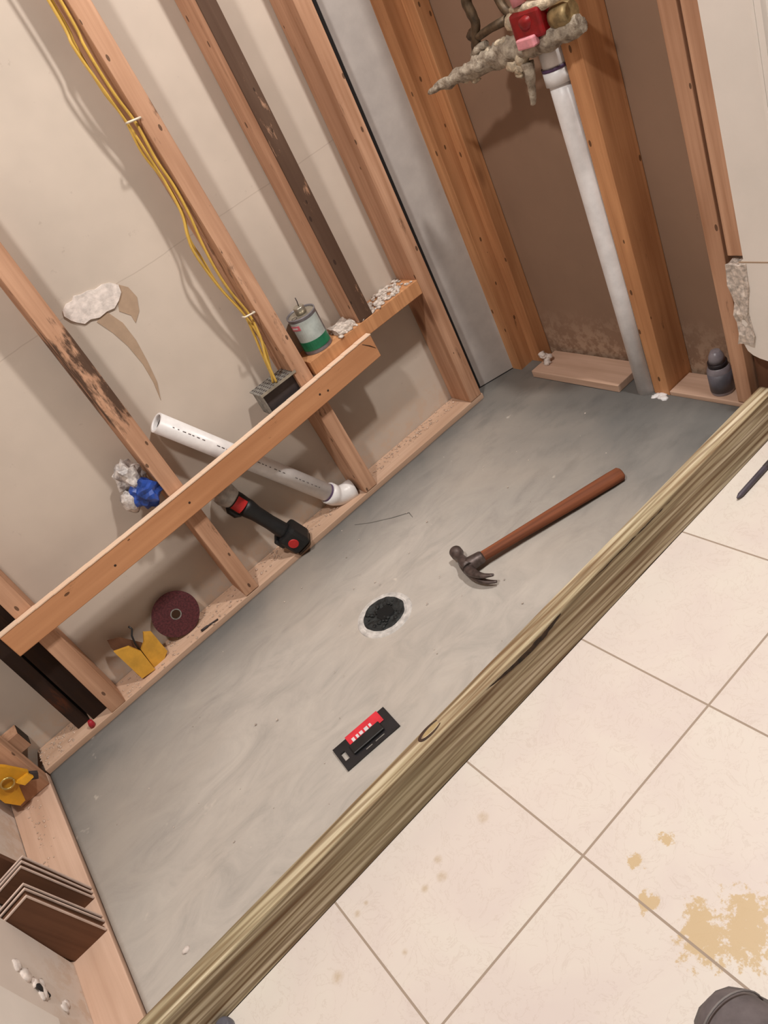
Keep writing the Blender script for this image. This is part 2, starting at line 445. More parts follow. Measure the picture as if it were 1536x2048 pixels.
def stick(name, x0, x1, y0, y1, z0, z1, mat, label, cat='stud', group=None, lean=(0, 0), bev=.0016, cuts=14):
    """a piece of sawn timber, slightly uneven, origin at its base; lean = x,y shift of the top"""
    b = MB(); b.box(x0, x1, y0, y1, z0, z1, bev)
    c = Vector(((x0+x1)/2, (y0+y1)/2, z0))
    a = max(range(3), key=lambda i: (x1-x0, y1-y0, z1-z0)[i])
    lo, hi = ((x0, x1), (y0, y1), (z0, z1))[a]
    for k in range(1, cuts):
        co = Vector((0,0,0)); co[a] = lo+(hi-lo)*k/cuts; no = Vector((0,0,0)); no[a] = 1
        bmesh.ops.bisect_plane(b.bm, geom=b.bm.verts[:]+b.bm.edges[:]+b.bm.faces[:], plane_co=co, plane_no=no)
    for v in b.bm.verts:
        t = (v.co.z-z0)/max(z1-z0, 1e-6)
        v.co += noise.noise_vector(Vector((v.co.x*3+x0*9, v.co.y*3, v.co.z*2.2)))*.0012
        v.co.x += lean[0]*t; v.co.y += lean[1]*t
    bmesh.ops.translate(b.bm, verts=b.bm.verts, vec=-c)
    o = b.build(name, mat, loc=c)
    return tag(o, label, cat, group)

# ================================================================== SETTING
# tiled bathroom floor
b = MB(); b.box(-.95, 2.6, -3.1, YO, -.02, 0)
structure(b.build('floor', 'tile', loc=(0,0,0)), 'cream square tile floor with an ochre worn patch', 'floor')
b = MB(); b.box(-.20, 1.75, YO, .12, -.04, -.0205)
structure(b.build('subfloor', 'brown_board', loc=(0,0,0)), 'wooden subfloor under the shower', 'floor')
# back drywall seen between the studs, with its torn patch
wb = MB(); wb.box(-.30, 1.72, DW, DW+.0127, -.02, 2.44)
wb = structure(wb.build('wall_back', 'dry_back', loc=(0,0,0)), 'beige drywall seen through the long row of studs', 'wall')
def flat_patch(pts, name, mat, parent, y=DW, th=.003, cuts=0):
    q = MB(); q.prism([(x, y-th, z) for x, z in pts], (0, th+.001, 0))
    return q.build(name, mat, parent)
tp = flat_patch([(.654,.800),(.668,.807),(.682,.806),(.69,.812),(.705,.807),(.72,.806),(.735,.800),(.752,.801),(.768,.795),(.780,.783),(.776,.768),(.762,.757),(.745,.749),(.728,.752),(.708,.750),(.69,.757),(.675,.756),(.664,.766),(.656,.776),(.65,.79)], 'torn_gypsum_patch', 'gypsum', wb, th=.004)
tp['label'] = 'white patch where the drywall paper is torn off'
a_ = flat_patch([(.778,.786),(.795,.768),(.799,.742),(.786,.716),(.765,.700),(.766,.718),(.750,.738),(.757,.752),(.775,.766)], 'torn_paper', 'torn_paper', wb, th=.0012)
a_ = flat_patch([(.712,.751),(.728,.750),(.742,.715),(.744,.67),(.738,.62),(.729,.57),(.712,.532),(.722,.575),(.726,.62),(.722,.67),(.712,.71),(.698,.745)], 'torn_paper', 'torn_paper', wb, th=.0012)
# far drywall, browned to carry the shade in the stud bays
b = MB(); b.box(L+DW, L+DW+.0127, -.85, .10, -.02, 2.44)
structure(b.build('wall_far', 'dry_far_shade', loc=(0,0,0)), 'drywall behind the valve studs, bay shade put into its brown colour', 'wall')
# near end drywall
b = MB(); b.box(-.107, -.095, -.86, DW, -.02, 2.44)
wn_ = structure(b.build('wall_near', 'dry_near', loc=(0,0,0)), 'beige drywall at the near end of the shower', 'wall')
# painted wall beyond the shower on the far side: broken lower edge, return into the next recess
WP = [(-.766,.385),(-.764,2.44),(-.862,2.44),(-.862,.12),(-.84,.135),(-.82,.150),(-.80,.160),(-.780,.166),(-.765,.170),(-.752,.176),(-.742,.185),(-.735,.205),(-.733,.232),(-.740,.245),(-.745,.29),(-.752,.33),(-.757,.378)]
b = MB(); b.prism([(L-.012, y, z) for y, z in WP], (.012, 0, 0))
wr = structure(b.build('wall_right', 'paint', loc=(0,0,0)), 'white painted wall with broken lower edge beside the shower', 'wall')
b = MB(); b.box(L-.014, L-.0122, -.852, -.846, .13, 2.44, .0006); c_ = b.build('corner_bead', 'paint', wr)
b = MB(); b.box(L-.0128, L-.0118, -.853, -.757, .378, .3805)
b.build('seam', 'torn_paper', wr)
b = MB(); b.box(L, 2.30, -.874, -.862, 0, 2.44)
structure(b.build('wall_recess', 'paint', loc=(0,0,0)), 'white return wall beyond the shower', 'wall')
b = MB(); b.box(2.30, 2.31, -3.1, -.862, 0, 2.44)
structure(b.build('wall_far_room', 'room', loc=(0,0,0)), 'far wall of the bathroom', 'wall')
b = MB(); b.box(-.95, 2.31, -3.11, -3.1, 0, 2.44)
structure(b.build('wall_front', 'room', loc=(0,0,0)), 'wall behind the viewer', 'wall')
b = MB(); b.box(-.96, -.95, -3.1, -.86, 0, 2.44); b.box(-.95, -.107, -.872, -.86, 0, 2.44)
structure(b.build('wall_left', 'room', loc=(0,0,0)), 'left wall of the bathroom', 'wall')
b = MB(); b.box(-.96, 2.32, -3.11, .12, 2.44, 2.46)
structure(b.build('ceiling', 'ceil', loc=(0,0,0)), 'white ceiling', 'ceiling')

# ------------------------------------------------------------------ mortar bed
DX, DY = .752, -.378
def pan_z(x, y):
    d = min(1, math.hypot((x-DX)/.80, (y-DY)/.40))
    z = .0165 + .0095*d
    z += .0011*noise.noise(Vector((x*9, y*9, 0))) + .0004*noise.noise(Vector((x*40, y*30, 2)))
    return z
b = MB(); NX, NY = 190, 92
X0, X1, Y0, Y1 = .002, L+DW-.002, -W, -.001
grid = [[None]*(NY+1) for _ in range(NX+1)]
for i in range(NX+1):
    for j in range(NY+1):
        x = X0+(X1-X0)*i/NX; y = Y0+((Y1 if x < 1.447 else .066)-Y0)*j/NY
        grid[i][j] = b.bm.verts.new((x, y, pan_z(x, y)))
for i in range(NX):
    for j in range(NY):
        f = b.bm.faces.new((grid[i][j], grid[i+1][j], grid[i+1][j+1], grid[i][j+1])); f.smooth = True
# skirt to give the bed its thickness
ring = [grid[i][0] for i in range(NX+1)]+[grid[NX][j] for j in range(1, NY+1)]+[grid[i][NY] for i in range(NX-1, -1, -1)]+[grid[0][j] for j in range(NY-1, 0, -1)]
low = [b.bm.verts.new((v.co.x, v.co.y, -.0205)) for v in ring]
for k in range(len(ring)):
    k2 = (k+1) % len(ring); b.bm.faces.new((ring[k], ring[k2], low[k2], low[k]))
b.bm.faces.new(low)
tag(b.build('shower_pan', 'pan', loc=(0,0,0)), 'trowelled grey mortar shower base between curb and studs', 'shower base')

# drain
dr = thing('shower_drain', 'round floor drain with white ring and black opening in the mortar', 'drain', (DX, DY, .0165))
b = MB(); b.lathe([(.046, .000), (.047, .004), (.053, .0046), (.0535, .0028), (.056, .0028), (.0565, .0042), (.063, .0036), (.066, -.002)], seg=56); b.build('flange', 'flange', dr)
b = MB(); b.lathe([(0, .0050), (.030, .0054), (.047, .0075), (.0495, .001)], seg=48)
for v in b.bm.verts: v.co += noise.noise_vector(v.co*60)*.0022
b.build('cover', 'drain_dark', dr)
b = MB()
for i in range(46):
    a = R.uniform(0, 6.28); r_ = R.uniform(.012, .041)
    b.blob((math.cos(a)*r_, math.sin(a)*r_, .0070), R.uniform(.002, .006), (1, 1, .45), 1, .5)
b.build('debris', 'drain_dark', dr)
b = MB(); b.lathe([(0, .0093), (.0195, .0093), (.0205, .003)], seg=28, origin=(.002, -.002, 0))
for v in b.bm.verts: n_ = noise.noise_vector(v.co*90)*.006; v.co.x += n_.x; v.co.y += n_.y
b.build('throat', 'hole', dr)

# ------------------------------------------------------------------ curb
cb = MB(); cb.box(-.10, L-.006, YO, -W, 0, CH, .0025)
for k in range(1, 60):
    bmesh.ops.bisect_plane(cb.bm, geom=cb.bm.verts[:]+cb.bm.edges[:]+cb.bm.faces[:], plane_co=(-.1+1.68*k/60, 0, 0), plane_no=(1,0,0))
for v in cb.bm.verts:
    v.co.y += .0010*noise.noise(Vector((v.co.x*4, 3, v.co.z*9))); v.co.z += .0007*noise.noise(Vector((v.co.x*9, v.co.y*30, 5))) if v.co.z > .05 else 0
curb = cb.build('shower_curb', 'curb', loc=(0,0,0))
tag(curb, 'long greenish treated timber curb between grey mortar and cream tiles', 'curb')
# bark edge gouge on the outer top edge
b = MB(); pth = []; rad = []
for k in range(26):
    t = k/25; x = .70+.215*t
    pth.append((x, YO+.001, .0925-.016*math.sin(t*math.pi)*(.3+.7*t)+.002*noise.noise(Vector((x*60, 0, 0)))))
    rad.append(.0012+.0075*math.sin(math.pi*t)**.7*(.35+.65*t)*(1+.3*noise.noise(Vector((x*90, 4, 0)))))
b.tube(pth, rad, 10, .35, up=(0, 1, 0)); b.build('bark_gouge', 'bark', curb)['label'] = 'dark torn bark edge'
b = MB(); pth = []; rad = []
for k in range(26):
    t = k/25; x = .955+.30*t
    pth.append((x, YO+.0006, .0925-.004*t+.002*noise.noise(Vector((x*50, 0, 0))))); rad.append(.0006+.0019*math.sin(math.pi*t)*(1+.6*noise.noise(Vector((x*70, 4, 0)))))
b.tube(pth, rad, 8, .5, up=(0, 1, 0)); b.build('crack', 'bark', curb)
# knot on top: dark U-shaped ring with a pale heart
b = MB(); kp = []; kr = []
for k in range(30):
    a = math.radians(-35 - 290*k/29)
    t = k/29
    kp.append((.604+.024*math.cos(a), -.7595+.0078*math.sin(a), CH+.0002)); kr.append(.0009+.0020*math.sin(math.pi*t))
b.tube(kp, kr, 8, .28, up=(0, 0, 1)); b.build('knot', 'knot', curb)['label'] = 'dark ring-shaped knot'
b = MB(); b.lathe([(0, .0008), (.8, .0007), (1, 0)], seg=24)
for v in b.bm.verts: v.co = Vector((.604+v.co.x*.018, -.7592+v.co.y*.0045, CH+v.co.z*.5))
b.build('knot_heart', 'knot_in', curb)

# ================================================================== LONG WALL FRAMING
TOP = 2.42
stick('sole_plate', .001, 1.445, .0005, DW-.001, -.02, .040, 'plate_x', 'pale wooden bottom plate under the long wall studs, dusty with sawdust', 'wall plate')
stick('stud', .183, .222, 0, DW-.001, .0405, TOP, 'stud', 'pale stud at the left end of the long board, beside the black timbers', lean=(.01, 0))
stick('black_stud', .140, .180, .030, DW-.001, .0405, TOP, 'stud_black', 'blackened timber set back, touching the stud at the left end of the board', 'stud')
stick('black_stud', .102, .134, .040, DW-.001, .0405, TOP, 'stud_black', 'narrow dark strip set back, the further left of the two black ones', 'stud')  # narrow near-black strip set back beside the stud
stick('stud', .587, .627, 0, DW-.001, .0405, TOP, 'stud_pink', 'stud with a dark mould patch, crossing behind the board beside the blue wrapper', lean=(-.004, 0))
stick('stud', .995, 1.034, 0, DW-.001, .0405, TOP, 'stud_fleck', 'stud carrying the yellow cables, with black flecks down its right edge', lean=(-.045, 0))
stick('short_stud', 1.203, 1.243, 0, DW-.001, .4235, TOP, 'stud_mould', 'mouldy dark-faced stud standing on the cross block', lean=(-.015, 0))
stick('stud', 1.398, 1.440, 0, DW-.001, .0405, TOP, 'stud', 'stud at the inner corner where the cross block ends, left of the black gap', lean=(-.008, 0))
stick('cross_block', 1.036, 1.397, .0, DW-.001, .385, .4228, 'stud_orange', 'flat wooden block between two studs with a paint can on it', 'block', cuts=4)
# horizontal board across the studs
bd = MB(); bd.box(0, 1.062, -.0095, .0095, -.0315, .0315, .0018)
for k in range(1, 24):
    bmesh.ops.bisect_plane(bd.bm, geom=bd.bm.verts[:]+bd.bm.edges[:]+bd.bm.faces[:], plane_co=(1.062*k/24, 0, 0), plane_no=(1,0,0))
for v in bd.bm.verts: v.co.z -= .006*math.sin(math.pi*v.co.x/1.062); 
bo = thing('cross_board', 'long pale board fixed level across the fronts of the long wall studs', 'board', (.141, -.0105, .338), (0, math.radians(-1.32), 0))
bd.build('plank', 'board', bo)
q = MB()  # pale strip painting the light that falls on the board's top
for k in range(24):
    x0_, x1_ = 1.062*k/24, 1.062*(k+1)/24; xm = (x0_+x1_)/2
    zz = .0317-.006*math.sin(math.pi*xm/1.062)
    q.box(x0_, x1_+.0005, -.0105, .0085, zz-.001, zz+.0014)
q.build('lit_edge', 'board_lit', bo)['label'] = 'pale strip painting the light on the top edge'
for x in (.262, .47, .87, .893):
    q = MB(); q.lathe([(0, .0009), (.0022, .0006), (.003, 0)], (x, -.0095, R.uniform(-.012, .012)-.003), (0, -1, 0), 10); q.build('nail_head', 'knot', bo)
q = MB(); q.tube([(1.03, -.0097, .024), (1.047, -.0099, .008), (1.058, -.0097, -.006)], [.0006, .0012, .0005], 6); q.build('split', 'knot', bo)

# ================================================================== FAR WALL FRAMING
stick('corner_stud', L, L+DW-.001, -.020, .022, .0235, TOP, 'stud_orange', 'orange-brown stud right of the grey strip in the far corner', lean=(0, -.012))
stick('furring_strip', L+.047, L+DW-.001, -.060, -.0205, .0235, TOP, 'stud_orange', 'narrow timber strip set back against the far corner stud', 'strip', lean=(0, -.012))
stick('valve_stud', L, L+DW-.001, -.513, -.471, .0235, TOP, 'stud_orange', 'stud right of the white vertical pipe on the far wall', lean=(0, -.004))
stick('end_stud', L, L+DW-.001, -.722, -.688, .0405, TOP, 'stud', 'lighter stud right of the small bottle on the far wall', lean=(0, .004))
stick('end_stud', L, L+DW-.001, -.768, -.728, .385, TOP, 'stud', 'stud against the white painted wall, above the white mortar lump', lean=(0, .003))
stick('timber_offcut', L+.020, L+DW-.001, -.85, -.728, 0, .20, 'brown_board', 'dark wood in the cavity under the broken white wall', 'offcut')
stick('sole_plate', L-.022, L+DW-.012, -.385, -.088, .0272, .047, 'plate_y', 'pale plank end on the floor between corner stud and white pipe', 'wall plate', cuts=4)
stick('sole_plate', L, L+DW-.012, -.727, -.5145, .0262, .038, 'plate_y', 'pinkish plate under the small bottle, right of the valve stud', 'wall plate', cuts=4)

# grey strip of wallboard in the corner with a black joint
st_ = thing('backer_strip', 'tall light grey board strip filling the corner between two studs', 'board strip', (1.478, .050, .028), (0, 0, math.radians(-19)))
q = MB(); q.box(0, .116, 0, .0125, 0, TOP-.03, .001); q.build('panel', 'gray_board', st_)
q = MB(); q.box(-.0075, -.0003, -.001, .012, -.004, TOP-.03); q.build('joint', 'gap', st_)
q = MB(); q.box(-.006, .118, -.001, .012, -.006, -.0005); q.build('joint', 'gap', st_)

# ================================================================== NEAR WALL
stick('sole_plate', -.0940, -.0005, -.748, .0, -.02, .037, 'plate_y', 'pale bottom plate along the near end, running to the curb', 'wall plate')
stick('near_stud', -.072, -.001, -.046, -.002, .0375, TOP, 'stud', 'corner stud at the near end behind the yellow strap', lean=(0, .0))
nb = thing('corner_block', 'short offcut with a dark end lying in the near corner above the plate', 'block', (0, 0, 0))
q = MB(); q.box(-.072, .012, .045, .084, .088, .135, .001); q.build('offcut', 'stud', nb)
q = MB(); q.box(.0122, .0132, .047, .082, .090, .133); q.build('end_grain', 'bark', nb)

# stack of brown boards standing on the plate
base = [(-.400, .158, .0085), (-.411, .160, .0085), (-.4235, .162, .0095), (-.474, .170, .0085), (-.488, .172, .0085), (-.506, .1725, .0125)]
lab = ['hindmost pale-edged brown board of the stack on the near plate', 'brown board second from the back of the stack on the near plate', 'brown board third from the back of the near plate stack, before the wide gap',
       'brown board just in front of the wide gap in the near plate stack', 'thin pale-edged brown board directly behind the front one of the near plate stack', 'front brown board of the near plate stack, its dark face bare']
for (y, h, th), lb in zip(base, lab):
    t_ = thing('brown_board', lb, 'board', (-.001+R.uniform(-.002, .001), y, .0385), (0, math.radians(-9+R.uniform(-.5, .5)), 0), 'brown boards stacked on the near plate')
    q = MB(); q.box(-.066, -.0015, 0, th-.0006, 0, h, .0006); q.build('face', 'brown_board', t_)
    q = MB(); q.box(-.066, -.0012, -.0006, .0030, h, h+.0032, .0006); q.box(-.0018, .0012, -.0006, .0030, .001, h+.003, .0006); q.build('pale_edge', 'edge_white', t_)
t_ = thing('brown_offcut', 'taller dark brown panel leaning behind the stack of boards at the near end', 'panel', (-.018, -.372, .0385), (0, math.radians(-8), 0))
q = MB(); q.box(-.060, -.012, 0, .012, 0, .19, .001); q.build('panel', 'brown_board', t_)

# yellow strap with ring hanging on the corner stud
ys = thing('yellow_strap', 'yellow folded strap with a metal ring hanging on the near corner stud', 'strap', (-.028, -.058, .12))
q = MB(); q.prism([(-.05, 0, .075), (-.012, 0, .060), (.004, 0, .035), (.024, 0, -.010), (.012, 0, -.022), (-.008, 0, -.020), (-.022, 0, -.058), (-.036, 0, -.06), (-.05, 0, -.03)], (0, -.012, 0)); q.build('strap', 'yellow', ys)
q = MB(); q.prism([(-.005, -.012, -.005), (.022, -.012, -.008), (.026, -.016, -.020), (.004, -.018, -.020)], (0, -.008, 0)); q.build('strap_end', 'yellow', ys)
q = MB(); q.tube([(-.016+.013*math.cos(a), -.017, .006+.013*math.sin(a)) for a in [k*math.pi/9 for k in range(19)]], .0022, 8); q.build('ring', 'brass', ys)
q = MB(); q.prism([(.020, 0, -.012), (.034, 0, -.028), (.026, 0, -.04), (.004, 0, -.022)], (0, -.010, 0)); q.build('buckle', 'galv_dark', ys)

# broken hole in the near drywall
hp = MB()
for (y, z, r_) in [(-.605, .205, .012), (-.615, .19, .014), (-.622, .17, .011), (-.632, .155, .013), (-.64, .16, .009), (-.612, .152, .008), (-.628, .10, .008), (-.638, .108, .010)]:
    hp.blob((-.0715, y, z), r_, (.35, 1.0, .8), 2, .6)
o_ = hp.build('broken_plaster', 'gypsum', wn_); o_['label'] = 'white broken plaster around a hole'
q = MB(); q.blob((-.0690, -.630, .166), .008, (.25, 1.0, 1.0), 2, .4); q.blob((-.0690, -.635, .15), .006, (.25, 1.0, 1.2), 2, .4); q.build('hole', 'gap', wn_)
q = MB(); q.box(-.0945, -.0725, -.80, -.509, .0376, 2.40); q.build('drywall_layer', 'dry_near', wn_)
q = MB(); q.box(-.0724, -.066, -.80, -.681, .145, 2.40, .001); q.build('torn_skim_layer', 'paint', wn_)

# ================================================================== ELECTRICAL
eb = thing('junction_box', 'grey perforated metal box at the foot of the yellow cables', 'electrical box', (0, 0, 0))
q = MB(); q.box(.893, .993, .004, .058, .372, .3735); q.box(.893, .8945, .004, .058, .372, .428); q.box(.9915, .993, .004, .058, .372, .428); q.box(.893, .993, .0565, .058, .372, .428); q.build('shell', 'galv', eb)
q = MB(); q.box(.889, .994, -.001, .062, .4282, .431, .0006); q.build('top_plate', 'galv', eb)
q = MB()
for i in range(9):
    for j in range(6): q.lathe([(0, .0004), (.0028, .0004), (.0030, 0)], (.897+i*.0113, .005+j*.0103, .431), (0, 0, 1), 8)
q.build('perforations', 'galv_dark', eb)
q = MB(); q.box(.896, .991, .012, .014, .375, .427); q.build('inside', 'galv_dark', eb)
q = MB(); q.box(.889, .994, -.003, -.0012, .426, .4325); q.build('lip', 'can_metal', eb)

cab = [[(.954, 2.3), (.955, 1.60), (.957, 1.236), (.951, 1.17), (.953, 1.09), (.962, 1.035), (.957, .97), (.966, .90), (.963, .84), (.948, .79), (.950, .74), (.951, .675), (.966, .60), (.962, .55), (.955, .50), (.948, .432)],
       [(.950, 2.3), (.946, 1.60), (.949, 1.24), (.943, 1.17), (.949, 1.10), (.957, 1.035), (.962, .96), (.962, .90), (.957, .84), (.943, .80), (.937, .76), (.946, .68), (.962, .605), (.967, .55), (.961, .50), (.938, .432)],
       [(.960, 2.3), (.964, 1.60), (.966, 1.235), (.960, 1.16), (.961, 1.08), (.969, 1.02), (.968, .95), (.972, .89), (.968, .83), (.960, .78), (.956, .72), (.960, .66), (.971, .595), (.966, .54), (.950, .49), (.942, .432)]]
names = ['leftmost', 'middle', 'rightmost']
def smooth_path(pts, n=8):
    out = []
    for i in range(len(pts)-1):
        p0 = pts[max(i-1, 0)]; p1 = pts[i]; p2 = pts[i+1]; p3 = pts[min(i+2, len(pts)-1)]
        for k in range(n):
            t = k/n
            out.append(tuple(.5*((2*p1[a])+(-p0[a]+p2[a])*t+(2*p0[a]-5*p1[a]+4*p2[a]-p3[a])*t*t+(-p0[a]+3*p1[a]-3*p2[a]+p3[a])*t**3) for a in range(len(p1))))
    out.append(pts[-1]); return out
for i, c in enumerate(cab):
    yy = (.030, .018, .010)[i]
    pts = smooth_path([(x, yy+.003*math.sin(z*20+i), z) for x, z in c])
    q = MB(); q.tube(pts, .0044, 8, .65)
    tag(q.build('yellow_cable', 'cable'), 'yellow electrical cable, %s of three stapled down the stud' % names[i], 'cable', 'yellow cables on the stud')
for x, z in ((.967, 1.025), (.968, .597)):
    q = MB(); q.tube([(x-.014, .012, z+.002), (x-.013, -.002, z+.002), (x+.012, -.003, z-.001), (x+.013, .012, z-.001)], .0022, 6)
    tag(q.build('cable_staple', 'staple'), 'pale staple over the yellow cables, the %s one' % ('upper' if z > .8 else 'lower'), 'staple')

# ================================================================== THINGS ON THE LONG WALL
# can
can = thing('solvent_can', 'small dented metal can with green band standing on the cross block', 'can', (1.094, .043, .4234), (math.radians(3), 0, math.radians(-20)))
q = MB(); q.lathe([(0, 0), (.0355, 0), (.037, .002), (.0362, .005), (.0362, .092), (.0372, .0945), (.0372, .097), (.0345, .0975), (.034, .094)], seg=40); q.build('body', 'can_grey', can)
def wrap(a0, a1, z0, z1, r, name, mat, par):
    q = MB(); n = 16; rows = []
    for zz in (z0, z1): rows.append([q.bm.verts.new((r*math.cos(a0+(a1-a0)*k/n), r*math.sin(a0+(a1-a0)*k/n), zz)) for k in range(n+1)])
    rows2 = []
    for zz in (z0, z1): rows2.append([q.bm.verts.new(((r-.0008)*math.cos(a0+(a1-a0)*k/n), (r-.0008)*math.sin(a0+(a1-a0)*k/n), zz)) for k in range(n+1)])
    for k in range(n):
        q.bm.faces.new((rows[0][k], rows[0][k+1], rows[1][k+1], rows[1][k])); q.bm.faces.new((rows2[0][k], rows2[1][k], rows2[1][k+1], rows2[0][k+1]))
        q.bm.faces.new((rows[1][k], rows[1][k+1], rows2[1][k+1], rows2[1][k])); q.bm.faces.new((rows[0][k], rows2[0][k], rows2[0][k+1], rows[0][k+1]))
    for s_ in (0, n): q.bm.faces.new((rows[0][s_], rows[1][s_], rows2[1][s_], rows2[0][s_]))
    return q.build(name, mat, par)
d_ = math.radians
wrap(d_(200), d_(330), .030, .088, .0368, 'label', 'can_white', can)
wrap(d_(190), d_(335), .012, .036, .0371, 'green_band', 'can_green', can)
wrap(d_(196), d_(238), .070, .082, .0375, 'pink_mark', 'can_pink', can)
wrap(d_(204), d_(228), .074, .078, .0378, 'white_mark', 'white_print', can)
q = MB(); q.lathe([(0, .092), (.0345, .092), (.0345, .0935), (.03, .094), (.0, .0935)], seg=32); q.build('top', 'can_metal', can)
q = MB(); q.lathe([(.0, .112), (.012, .112), (.0135, .110), (.0135, .0945), (0, .0945)], seg=20, origin=(.002, .002, 0)); q.build('cap', 'can_metal', can)
q = MB(); q.tube([(.004, .002, .112), (.006, .006, .122), (.006, .004, .132)], .0012, 6); q.build('wire', 'galv_dark', can)
q = MB(); q.lathe([(.006, .0952), (.0072, .0955), (.0072, .0945)], seg=14, origin=(-.02, -.012, 0)); q.build('dent', 'galv_dark', can)

# crumbs: plaster on the block, sawdust on the plates
def crumbs(name, mat, spots, n, smin, smax, seed, label):
    rr = random.Random(seed); q = MB()
    tot = sum(s_[-1] for s_ in spots)
    for x0, x1, y0, y1, z, wgt in spots:
        for _ in range(int(n*wgt/tot)):
            s_ = rr.uniform(smin, smax)*rr.uniform(.5, 1)
            q.blob((rr.uniform(x0, x1), rr.uniform(y0, y1), z+s_*.35), s_, (rr.uniform(.7, 1.3), rr.uniform(.7, 1.3), rr.uniform(.35, .7)), 1, .5)
    return tag(q.build(name, mat), label, 'debris', kind='stuff')
crumbs('plaster_debris', 'plaster', [(1.15, 1.20, .005, .08, .4228, 1), (1.25, 1.385, .004, .085, .4228, 3), (1.14, 1.25, .002, .03, .4228, .7)], 230, .003, .011, 3, 'broken white plaster crumbs heaped on the cross block')
crumbs('sawdust', 'sawdust', [(.23, .58, .002, .085, .040, 3), (.63, .99, .03, .085, .040, 2), (1.04, 1.39, .04, .085, .040, 2.2), (.0, .10, .01, .08, .040, 1.6), (-.068, -.03, -.34, -.06, .037, .7)], 640, .0015, .0045, 5, 'sawdust and grit scattered on the bottom plates')
q = MB(); q.prism([(1.142, .012, .4229), (1.196, .012, .4229), (1.200, .07, .4229), (1.15, .075, .4229)], (0, 0, .012)); q.bm.verts.ensure_lookup_table()
bmesh.ops.subdivide_edges(q.bm, edges=q.bm.edges[:], cuts=4, use_grid_fill=True)
for v in q.bm.verts: v.co += noise.noise_vector(v.co*70)*.004; v.co.z = max(v.co.z, .4229)
tag(q.build('plaster_chunk', 'plaster'), 'flat pale plaster chunk on the block between can and mouldy stud', 'plaster chunk')

# rag / wrapper
bg = thing('crumpled_wrapper', 'crumpled white and blue wrapper wedged between stud and cross board', 'wrapper', (.545, .030, .42))
def crumple(c, r, sc, name, mat, par, amp=.28, seed=0, sub=4):
    q = MB(); k = bmesh.ops.create_icosphere(q.bm, subdivisions=sub, radius=1)
    for v in q.bm.verts:
        d = v.co.copy()
        s_ = r*(1+amp*noise.noise(d*2.1+Vector((seed, 0, 0)))+amp*.7*abs(noise.noise(d*5.2+Vector((0, seed, 0)))))
        v.co = Vector(c)+Vector((d.x*sc[0]*s_, d.y*sc[1]*s_, d.z*sc[2]*s_))
    for f in q.bm.faces: f.smooth = False
    return q.build(name, mat, par)
crumple((.002, .01, .030), .030, (.95, .8, 1.15), 'paper', 'bag', bg, .55, 3, 3)
crumple((-.028, 0, -.012), .026, (.75, .7, 1.05), 'paper_roll', 'bag', bg, .15, 8, 3)
crumple((.008, -.012, -.014), .028, (1.05, .75, 1.1), 'blue_wrap', 'blue', bg, .45, 5, 3)

# pvc pipe leaning in the bay
pa = Vector((.668, .052, .510)); pb = Vector((.922, .048, .086)); ax = (pb-pa).normalized(); ln = (pb-pa).length
pp = thing('pvc_pipe', 'white plastic pipe with an elbow leaning behind the cross board', 'pipe', (0, 0, 0))
q = MB(); q.lathe([(.0195, .004), (.0195, 0), (.0235, 0), (.0235, ln), (.0195, ln), (.0195, .004)], pa, ax, 32); q.build('tube', 'pvc', pp)
q = MB(); q.lathe([(0, .012), (.0193, .012)], pa, ax, 24); q.build('bore', 'gap', pp)
side = ax.cross(Vector((0, -1, 0))).normalized(); upv = ax.cross(side).normalized()
if upv.y > 0: upv = -upv
q = MB()
for k in range(34):
    s_ = .03+k*.0125 + R.uniform(-.002, .002)
    if k % 9 in (7, 8): continue
    c = pa+ax*s_+(upv*.97+side*(-.22)).normalized()*.0236
    q.tube([c, c+ax*R.uniform(.003, .008)], .0011, 5)
q.build('printing', 'print', pp)['kind'] = 'stuff'
q = MB(); q.lathe([(.0236, 0), (.0242, 0), (.0242, .005), (.0236, .005)], pb-ax*.008, ax, 32); q.build('primer_ring', 'primer', pp)
d2 = Vector((.985, -.10, -.14)).normalized()
ep = [pb-ax*.003, pb+ax*.016]; dcur = ax.copy(); c_ = pb+ax*.016
for k in range(1, 9):
    dcur = ax.lerp(d2, k/8).normalized(); c_ = c_+dcur*.0045; ep.append(c_.copy())
ep.append(c_+d2*.006); ep.append(c_+d2*.007); ep.append(c_+d2*.024)
q = MB(); q.tube(ep, [.0285, .0285, .0275]+[.0265]*8+[.0268, .0285][:len(ep)-11]+[.0285]*max(0, len(ep)-13), 32)
q.build('elbow', 'pvc', pp)
q = MB(); q.lathe([(0, 0), (.021, 0)], c_+d2*.0243, d2, 24); q.build('bore', 'gap', pp)

# cordless tool leaning in the bay
ga = Vector((.702, .055, .262)); gb = Vector((.776, .012, .062)); gz = (gb-ga).normalized()
gl = (gb-ga).length
rotg = gz.to_track_quat('Z', 'Y').to_euler()
gt = thing('cordless_grinder', 'black cordless power tool with red accents and grey metal head leaning in the bay', 'power tool', ga, rotg)
q = MB(); q.lathe([(0, -.030), (.022, -.029), (.028, -.020), (.030, -.005), (.026, .014), (.020, .022), (0, .022)], seg=28)
for v in q.bm.verts: v.co += noise.noise_vector(v.co*30)*.002
q.build('gear_head', 'silver', gt)
q = MB(); q.lathe([(0, .018), (.0235, .018), (.0245, .030), (.0235, .046), (.020, .050), (0, .050)], seg=24); q.build('collar', 'black', gt)
loc_front = gt.rotation_euler.to_matrix().inverted() @ Vector((-.25, -1, .15)); fa = math.atan2(loc_front.y, loc_front.x)
wrap(fa-.75, fa+.75, .020, .046, .0262, 'red_trigger', 'red', gt)
